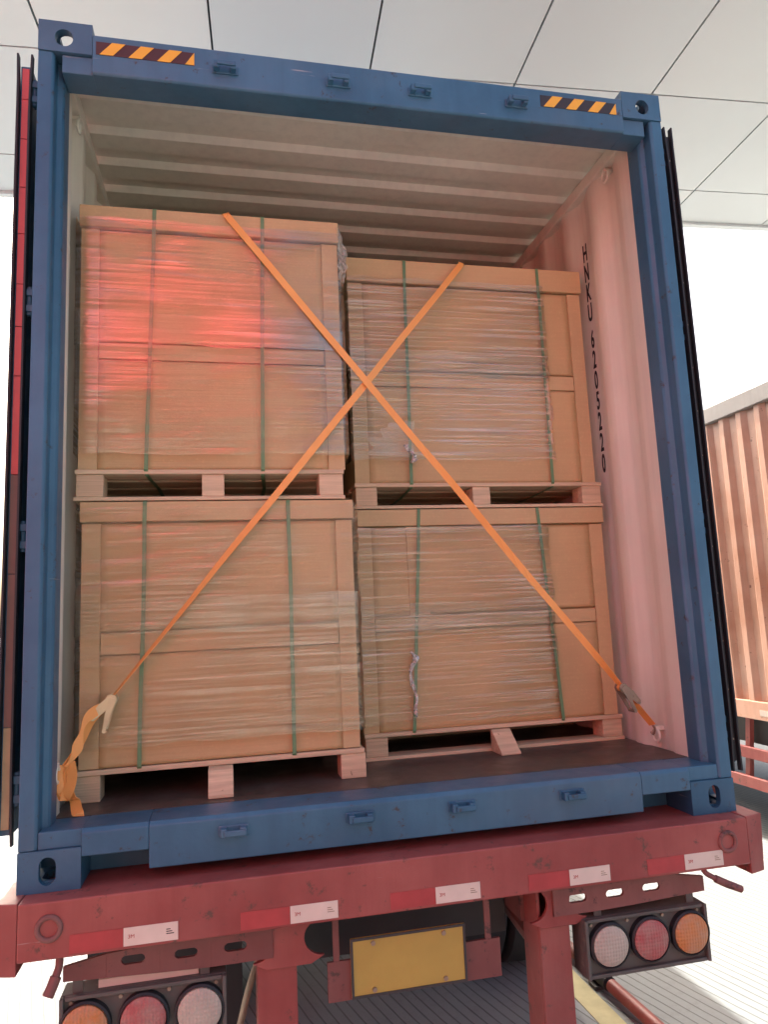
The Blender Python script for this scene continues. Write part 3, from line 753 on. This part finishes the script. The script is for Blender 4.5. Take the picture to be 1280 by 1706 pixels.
for k in range(len(m2)):
    f = k/(len(m2)-1); tw = 0.0 if f < 0.55 else 1.35*((f-0.55)/0.45)**0.8
    m2[k] = m2[k]+w2*0.004*mnoise.noise(Vector((f*6, 5, 2)))
    dirs2.append(w2*math.cos(tw)+Vector((0, 1, 0))*math.sin(tw))
build(MB().ribbon(pp2+m2, dirs2, 0.028), 'webbing', 'orange_webbing', s2)
ang2 = math.atan2(-(b2.z-c2.z), -(b2.x-c2.x))
ratchet(s2, (-1.022, 0.300, 1.848), ang2, 'zinc', 0.42, 1)
# lower webbing, doubled and knotted at the ring, with the loose end hanging to the floor
mb = MB()
P = smooth_pts([(-1.035, 0.280, 1.835), (-1.062, 0.262, 1.800), (-1.083, 0.245, 1.752), (-1.110, 0.225, 1.700), (-1.132, 0.205, 1.668)], 6)
mb.ribbon(P, [Vector((0.5, 0.7, -0.35))]*len(P), 0.030)
P = smooth_pts([(-1.030, 0.270, 1.850), (-1.072, 0.240, 1.815), (-1.088, 0.225, 1.760), (-1.098, 0.205, 1.715), (-1.122, 0.190, 1.672)], 6)
mb.ribbon(P, [Vector((0.75, 0.3, -0.5))]*len(P), [0.024+0.012*math.sin(k*0.5) for k in range(len(P))])
P = smooth_pts([(-1.128, 0.195, 1.672), (-1.140, 0.180, 1.648), (-1.128, 0.170, 1.610), (-1.108, 0.172, 1.582), (-1.094, 0.180, 1.566), (-1.088, 0.178, 1.540), (-1.082, 0.172, 1.525), (-1.078, 0.158, 1.5225)], 7)
mb.ribbon(P, [Vector((0.9, 0.35*math.sin(k*0.16), -0.1)) for k in range(len(P))], [0.044-0.010*(k/len(P)) for k in range(len(P))])
P = smooth_pts([(-1.112, 0.190, 1.682), (-1.100, 0.165, 1.645), (-1.108, 0.158, 1.605), (-1.124, 0.164, 1.585), (-1.136, 0.176, 1.615), (-1.138, 0.188, 1.655), (-1.120, 0.198, 1.680)], 7)
mb.ribbon(P, [Vector((0.85, -0.3, 0.15+0.3*math.sin(k*0.2))) for k in range(len(P))], 0.036)
build(mb, 'loose_webbing', 'orange_webbing', s2)

# ------------------------------------------------------------------ the red trailer
tr_ = empty('semi_trailer', (0, 0, 0), 'red skeletal semi trailer carrying the open blue container', 'trailer')
BY = -0.080; zb, zt = 1.193, 1.3495
beam = build(MB().box(-1.195, 1.195, BY, 0.42, zb, zt), 'rear_beam', 'red_paint', tr_, bevel=0.005)
for sx in (-1, 1):
    pl = [(1.1952, BY+0.001), (1.276, BY+0.022), (1.276, 0.13), (1.1952, 0.13)]
    mb = MB(); a = len(mb.v)
    for z in (1.158, 1.352):
        for (p, q) in pl: mb.v.append((sx*(p-(0.012 if z < 1.3 and p > 1.2 else 0)), q, z))
    for q in ((3, 2, 1, 0), (4, 5, 6, 7), (0, 1, 5, 4), (1, 2, 6, 5), (2, 3, 7, 6), (3, 0, 4, 7)): mb.face(q)
    build(mb, 'beam_end', 'red_paint', beam, bevel=0.004)
    build(MB().torus((sx*1.110, BY-0.002, 1.278), 'y', 0.031, 0.0075, 28, 10), 'port_ring', 'maroon_paint', beam, True)
tape = [(-1.055, -0.908, 'r'), (-0.908, -0.754, 'w'), (-0.574, -0.425, 'r'), (-0.425, -0.277, 'w'), (-0.111, 0.037, 'r'), (0.037, 0.188, 'w'),
        (0.355, 0.501, 'r'), (0.501, 0.650, 'w'), (0.790, 0.934, 'r'), (0.934, 1.086, 'w')]
for a, b, k in tape:
    q = build(B(a+0.0006, b-0.0006, BY-0.0016, BY+0.001, 1.203, 1.253), 'reflective_tape', 'red_sticker' if k == 'r' else 'white_sticker', beam)
    if k == 'w':
        text_mesh('3M', 'tape_print', 0.015, 'ink_red', lambda u, v, d, x=a+0.022: (x+u, BY-0.0020-d, 1.228+v), beam, 0.0002)
        for t in range(3): build(B(b-0.034, b-0.012-0.005*t, BY-0.0021, BY-0.0017, 1.222+0.006*t, 1.2245+0.006*t), 'tape_print', 'ink_black' if a < -0.8 else 'zinc_dull', beam)
# slotted plates under the beam, lamp boxes, supports
for sx in (-1, 1):
    sl_c = [0.589, 0.736, 0.889] if sx < 0 else [0.560, 0.701, 0.842]
    xe = [0.475, 0.662, 0.812, 0.965, 1.085] if sx < 0 else [0.470, 0.630, 0.770, 0.915, 1.050]
    top = lambda x: 1.172 if x < 0.9 else 1.172-(x-0.9)*0.17
    bot = lambda x: 1.082 if x < 0.7 else 1.082+(x-0.7)*0.045
    mb = MB()
    for k in range(3):
        o_ = [(xe[k], bot(xe[k])), (xe[k+1], bot(xe[k+1])), (xe[k+1], top(xe[k+1])), (xe[k], top(xe[k]))]
        mb.holed(o_, (sl_c[k], (top(sl_c[k])+bot(sl_c[k]))/2+0.004), 0.034, 0.0125, lambda u, v, d: (sx*u, d, v), -0.006, 0.006)
    a, b = xe[3], xe[4]
    mb.prism([(sx*a, bot(a)), (sx*b, bot(b)), (sx*b, top(b)), (sx*a, top(a))], 'y', -0.006, 0.006)
    plate = build(mb, 'slotted_plate', 'maroon_paint', tr_, bevel=0.0015, seg=1)
    lx0, lx1 = (0.618, 1.092) if sx < 0 else (0.572, 1.042)
    lz0, lz1 = 0.872, 1.060
    lb = build(MB().box(sx*lx0, sx*lx1, 0.0, 0.085, lz0, lz1).box(sx*lx0, sx*(lx0+0.012), -0.022, -0.0005, lz0, lz1).box(sx*(lx1-0.012), sx*lx1, -0.022, -0.0005, lz0, lz1).box(sx*(lx0+0.013), sx*(lx1-0.013), -0.016, -0.0005, lz1-0.012, lz1).box(sx*(lx0+0.013), sx*(lx1-0.013), -0.016, -0.0005, lz0, lz0+0.012), 'lamp_box', 'lamp_box_grey', tr_, bevel=0.003)
    for xx in (lx0+0.05, lx1-0.06):
        build(B(*sorted((sx*xx, sx*(xx+0.028))), 0.0065, 0.014, lz1+0.0005, 1.10), 'hanger', 'lamp_box_grey', lb)
    cs = [0.697, 0.858, 1.022] if sx < 0 else [0.661, 0.815, 0.971]
    for cx, m in zip(cs, ('lens_white', 'lens_red', 'lens_orange')):
        mb = MB(); prof = [(0.074, -0.001), (0.074, -0.022), (0.068, -0.027), (0.066, -0.020)]
        pts = []
        def disc(mb, prof, n=36):
            a0 = len(mb.v)
            for (r, y) in prof:
                for k in range(n): t = 2*math.pi*k/n; mb.v.append((sx*cx+r*math.cos(t), y, 0.972+r*math.sin(t)))
            for i in range(len(prof)-1):
                for k in range(n): k2 = (k+1) % n; mb.face([a0+i*n+k, a0+i*n+k2, a0+(i+1)*n+k2, a0+(i+1)*n+k])
            return a0
        disc(mb, prof); bez = build(mb, 'lamp_bezel', 'black_rubber', lb, True)
        mb = MB(); n = 36; a0 = disc(mb, [(0.066, -0.018), (0.064, -0.026), (0.055, -0.031), (0.035, -0.034), (0.012, -0.0355)]); mb.face([a0+4*n+k for k in range(n)])
        build(mb, 'lamp_lens', m, bez, True)
    for k in range(4): 
        xx = lx0+0.03+k*(lx1-lx0-0.06)/3; build(MB().tube([(sx*xx, -0.0005, lz1-0.022), (sx*xx, -0.006, lz1-0.022)], 0.006, 6), 'bolt', 'zinc_dull', lb)
    # support leg and its waisted gusset
    l0, l1 = (-0.524, -0.400) if sx < 0 else (0.425, 0.534)
    leg = build(MB().box(l0, l1, 0.02, 0.034, 0.45, 1.075).box(l0, l0+0.012, 0.0345, 0.17, 0.45, 1.19).box(l1-0.012, l1, 0.0345, 0.17, 0.45, 1.19), 'support_leg', 'red_paint', tr_, bevel=0.003)
    g0, g1 = (-0.525, -0.325) if sx < 0 else (0.400, 0.585)
    wm = (g0+g1)/2; zt_, zb_ = 1.1925, 1.045; rr = 0.055; zc = 1.122
    poly = [(g0, zt_), (g1, zt_)]
    for k in range(13): t = math.pi/2+math.pi*k/12; poly.append((g1+0.012+rr*math.cos(t)*1.15, zc+rr*math.sin(t)))
    poly += [(g1-0.03, zb_), (g0+0.03, zb_)]
    for k in range(13): t = -math.pi/2+math.pi*k/12; poly.append((g0-0.012+rr*math.cos(t)*1.15, zc+rr*math.sin(t)))
    build(MB().prism(poly, 'y', 0.004, 0.018), 'gusset', 'red_paint', leg, bevel=0.002)
    build(B(*sorted((sx*0.41, sx*0.53)), 0.15, L-1, 1.02, 1.19), 'chassis_beam', 'maroon_paint', tr_)
    build(MB().tube([(sx*0.46, 0.17, 0.95), (sx*0.46, 0.9, 1.05)], 0.03, 10), 'brace', 'maroon_paint', leg)
build(B(-1.15, 1.15, 0.0, 0.1, 0.40, 0.5), 'bumper', 'red_paint', tr_, bevel=0.004)
build(B(-0.405, 0.405, 0.30, 0.38, 0.93, 1.185), 'cross_member', 'dark_steel', tr_)  # dark plate added to stand in for the shade under the beam
for y in (1.1, 1.9, 3.4, 5.5, 8): build(B(-0.40, 0.40, y, y+0.1, 1.06, 1.18), 'cross_member', 'dark_steel', tr_)
for sx in (-1, 1): build(MB().box(*sorted((sx*0.55, sx*1.18)), 0.44, 0.54, 1.10, 1.185), 'outrigger', 'maroon_paint', tr_)
build(B(-1.12, -0.56, 0.60, 0.612, 0.42, 1.095), 'mud_flap', 'black_rubber', tr_)
build(B(-0.99, -0.70, 0.018, 0.026, 1.052, 1.082), 'sticker_strip', 'white_sticker', tr_)
build(MB().tube(smooth_pts([(-0.62, 0.30, 0.62), (-0.575, 0.22, 0.80), (-0.545, 0.19, 0.92), (-0.50, 0.20, 1.02), (-0.44, 0.26, 1.05)], 6), 0.012, 10), 'air_hose', 'zinc_dull', tr_, True)
# twist lock handles
build(MB().tube(smooth_pts([(-1.086, -0.05, 1.194), (-1.086, -0.055, 1.165), (-1.093, -0.065, 1.14)], 4), 0.011, 10).tube(smooth_pts([(-1.092, -0.065, 1.142), (-1.100, -0.072, 1.12), (-1.110, -0.08, 1.098)], 4), 0.016, 12), 'twist_lock_handle', 'maroon_paint', tr_, True)
build(MB().tube(smooth_pts([(1.015, -0.06, 1.194), (1.022, -0.068, 1.178), (1.055, -0.075, 1.158)], 4), 0.009, 10).tube([(1.050, -0.075, 1.160), (1.09, -0.08, 1.140), (1.142, -0.085, 1.118)], [0.013, 0.0135, 0.012], 12), 'twist_lock_handle', 'maroon_paint', tr_, True)
# number plate with its holder
hold = build(MB().box(-0.300, 0.290, 0.050, 0.060, 0.90, 1.02).box(-0.28, -0.26, 0.051, 0.059, 1.0205, 1.19).box(0.24, 0.26, 0.051, 0.059, 1.0205, 1.19), 'plate_holder', 'maroon_paint', tr_)
npl = build(B(-0.225, 0.165, 0.040, 0.0495, 0.905, 1.085), 'number_plate', 'plate_yellow', hold, bevel=0.003)
fr_m = MB().box(-0.225, 0.165, 0.0370, 0.0398, 1.077, 1.085).box(-0.225, 0.165, 0.0370, 0.0398, 0.905, 0.913).box(-0.225, -0.217, 0.0370, 0.0398, 0.9132, 1.0768).box(0.157, 0.165, 0.0370, 0.0398, 0.9132, 1.0768)
build(fr_m, 'plate_rim', 'dark_steel', npl)
for bx in (-0.15, 0.09):
    for bz in (0.925, 1.065): build(MB().tube([(bx, 0.0400, bz), (bx, 0.0345, bz)], 0.008, 6), 'bolt', 'zinc_dull', npl)
# axles and wheels
def wheel(sx, x, y):
    r = 0.5; mb = MB(); n = 40
    prof = [(0.29, -0.10), (0.36, -0.135), (0.46, -0.135), (0.495, -0.115), (0.5, 0), (0.495, 0.115), (0.46, 0.135), (0.36, 0.135), (0.29, 0.10)]
    def rev(mb, prof):
        a0 = len(mb.v)
        for (q, d) in prof:
            for k in range(n): t = 2*math.pi*k/n; mb.v.append((x+d, y+q*math.cos(t), 0.5+q*math.sin(t)))
        for i in range(len(prof)-1):
            for k in range(n): k2 = (k+1) % n; mb.face([a0+i*n+k, a0+i*n+k2, a0+(i+1)*n+k2, a0+(i+1)*n+k])
    root = empty_part('wheel', (x, y, 0), tr_)
    rev(mb, prof); build(mb, 'tyre', 'tyre', root, True)
    mb = MB(); rev(mb, [(0.288, sx*0.10), (0.27, sx*0.06), (0.20, sx*0.03), (0.12, sx*0.05), (0.10, sx*0.12), (0.02, sx*0.13)]); build(mb, 'rim', 'rim_steel', root, True)
def empty_part(name, loc, parent):
    o = bpy.data.objects.new(name, None); o.empty_display_size = 0.1; link(o, parent, loc); return o
for y in (2.15, 3.45):
    build(MB().tube([(-1.0, y, 0.5), (1.0, y, 0.5)], 0.07, 14), 'axle', 'dark_steel', tr_, True)
    for sx in (-1, 1):
        for x in (0.80, 1.09): wheel(sx, sx*x, y)

# ------------------------------------------------------------------ neighbour: orange container on its trailer
NX = 4.0; NB, NTP = 1.10, 3.965
nb = empty('parked_container', (NX+1.2, 6, NB), 'orange corrugated container with white top rail, parked to the right', 'container')
mb = MB(); pr = []; y = 0.6
while y < 12.0: pr += [(NX+0.036, y), (NX+0.036, y+0.08), (NX, y+0.128), (NX, y+0.188)]; y += 0.236
n = len(pr)
for dx in (0.0, 0.004):
    for z in (NB+0.12, NTP-0.15):
        for (p, q) in pr: mb.v.append((p+dx, q, z))
for i in range(n-1): mb.face([i, i+1, n+i+1, n+i]); mb.face([2*n+i, 2*n+i+1, 3*n+i+1, 3*n+i])
build(mb, 'side_wall', 'orange_paint', nb)
build(B(NX-0.03, NX+0.06, 0.5, 12.1, NTP-0.1495, NTP), 'top_rail', 'orange_rail', nb, bevel=0.006)
build(B(NX-0.02, NX+0.06, 0.5, 12.1, NB-0.04, NB+0.1195), 'bottom_rail', 'orange_paint', nb, bevel=0.006)
build(B(NX+0.061, NX+2.4, 0.5, 12.1, NTP-0.05, NTP-0.01), 'roof', 'facade_grey', nb)
build(B(NX+0.061, NX+2.4, 12.0, 12.1, NB, NTP-0.06), 'end_wall', 'orange_paint', nb)
build(B(NX+2.36, NX+2.42, 0.5, 11.99, NB, NTP-0.06), 'far_side_wall', 'orange_paint', nb)
for k in range(10): build(B(NX-0.0216, NX-0.019, 0.9+k*1.1, 1.05+k*1.1, NB+0.0, NB+0.05), 'reflective_tape', 'red_sticker' if k % 2 else 'white_sticker', nb)
nt_ = empty('parked_trailer', (NX+1.2, 6, 0), 'red trailer chassis with side guard bars under the orange container', 'trailer')
build(B(NX+0.1, NX+2.3, 0.5, 12.0, NB-0.28, NB-0.041), 'chassis_beam', 'dark_steel', nt_)
for z0_, z1_ in ((0.70, 0.80), (0.44, 0.54)): build(B(NX-0.01, NX+0.03, 2.2, 6.8, z0_, z1_), 'guard_bar', 'red_paint', nt_, bevel=0.005)
for y in (2.6, 3.45, 4.6, 6.2):
    build(MB().prism([(y, NB-0.042), (y+0.06, NB-0.042), (y+0.16, 0.44), (y+0.10, 0.44)], 'x', NX+0.031, NX+0.075), 'guard_stay', 'red_paint', nt_, bevel=0.003)
for y in (1.2, 8.2, 9.5):
    mb = MB(); nn = 40
    for (q, d) in [(0.28, 0.0), (0.36, -0.03), (0.46, -0.03), (0.5, 0.02), (0.5, 0.22), (0.45, 0.26), (0.28, 0.2)]:
        for k in range(nn): t = 2*math.pi*k/nn; mb.v.append((NX+0.12+d, y+q*math.cos(t), 0.5+q*math.sin(t)))
    for i in range(6):
        for k in range(nn): k2 = (k+1) % nn; mb.face([i*nn+k, i*nn+k2, (i+1)*nn+k2, (i+1)*nn+k])
    wv = build(mb, 'tyre', 'tyre', nt_, True)
build(B(NX+0.3, NX+0.36, 4.5, 4.6, 0, NB-0.281), 'landing_leg', 'red_paint', nt_)

# ------------------------------------------------------------------ wheel guide pipe on the ground, right of the trailer
wg = empty('wheel_guide', (1.45, 1.6, 0), 'low red steel guide pipe on the ground beside the right trailer wheels', 'guide rail')
build(MB().tube([(1.41, 4.5, 0.055), (1.435, 1.72, 0.055)], 0.034, 16), 'pipe', 'maroon_paint', wg, True)
build(MB().tube([(1.4355, 1.70, 0.055), (1.4385, 1.52, 0.055)], 0.039, 16), 'sleeve', 'black_rubber', wg, True)
build(MB().tube([(1.44, 1.50, 0.055), (1.49, -1.2, 0.055)], 0.034, 16), 'pipe', 'red_paint', wg, True)
for y in (3.6, 1.62, 0.2): build(B(1.38, 1.50, y-0.04, y+0.04, 0.0, 0.02), 'foot', 'dark_steel', wg)

# ------------------------------------------------------------------ unseen warehouse behind the camera: an added fascia is mirrored in the film
wh = empty('warehouse', (-8, -10, 0), 'unseen grey warehouse across the yard, red block added to be mirrored in the film', 'building')
build(B(-22, 1.1, -14, -8.6, 0, 5.2), 'wall', 'facade_grey', wh)
build(B(-2.6, 0.2, -13, -8.5, 5.45, 8.9), 'red_reflector', 'facade_red', wh)  # unseen red block added and sized for its reflection in the film
for k in range(4): build(B(-19+k*5, -15.6+k*5, -8.595, -8.53, 0, 4.4), 'shutter', 'lamp_box_grey', wh)

# unseen red box lorry, added left of and behind the camera for its red bounce light
lo = empty('bounce_lorry', (-6.1, -4.3, 0), 'unseen red box lorry added behind the camera to bounce red light into the container', 'lorry')
x0_, y0_ = -6.1, -4.3
lb_ = MB().box(x0_-3.6, x0_+3.6, y0_-2.5, y0_, 0.95, 4.15)
for k in range(23): lb_.prism([(x0_-3.4+k*0.3, y0_+0.001), (x0_-3.36+k*0.3, y0_+0.03), (x0_-3.24+k*0.3, y0_+0.03), (x0_-3.2+k*0.3, y0_+0.001)], 'z', 1.05, 4.05)
build(lb_, 'box_body', 'facade_red', lo)
build(MB().prism([(x0_-6.0, 0.6), (x0_-3.75, 0.6), (x0_-3.75, 3.3), (x0_-5.4, 3.3), (x0_-6.0, 2.0)], 'y', y0_-2.45, y0_-0.05), 'cab', 'facade_red', lo, bevel=0.06)
build(B(x0_-5.5, x0_+3.4, y0_-1.9, y0_-0.6, 0.7, 0.94), 'chassis', 'dark_steel', lo)
for x in (x0_-4.9, x0_+1.2, x0_+2.4):
    for y in (y0_-2.4, y0_-0.35):
        build(MB().tube([(x, y, 0.5), (x, y+0.3, 0.5)], 0.5, 32), 'wheel', 'tyre', lo, True)
lo.rotation_euler.z = R(-42)
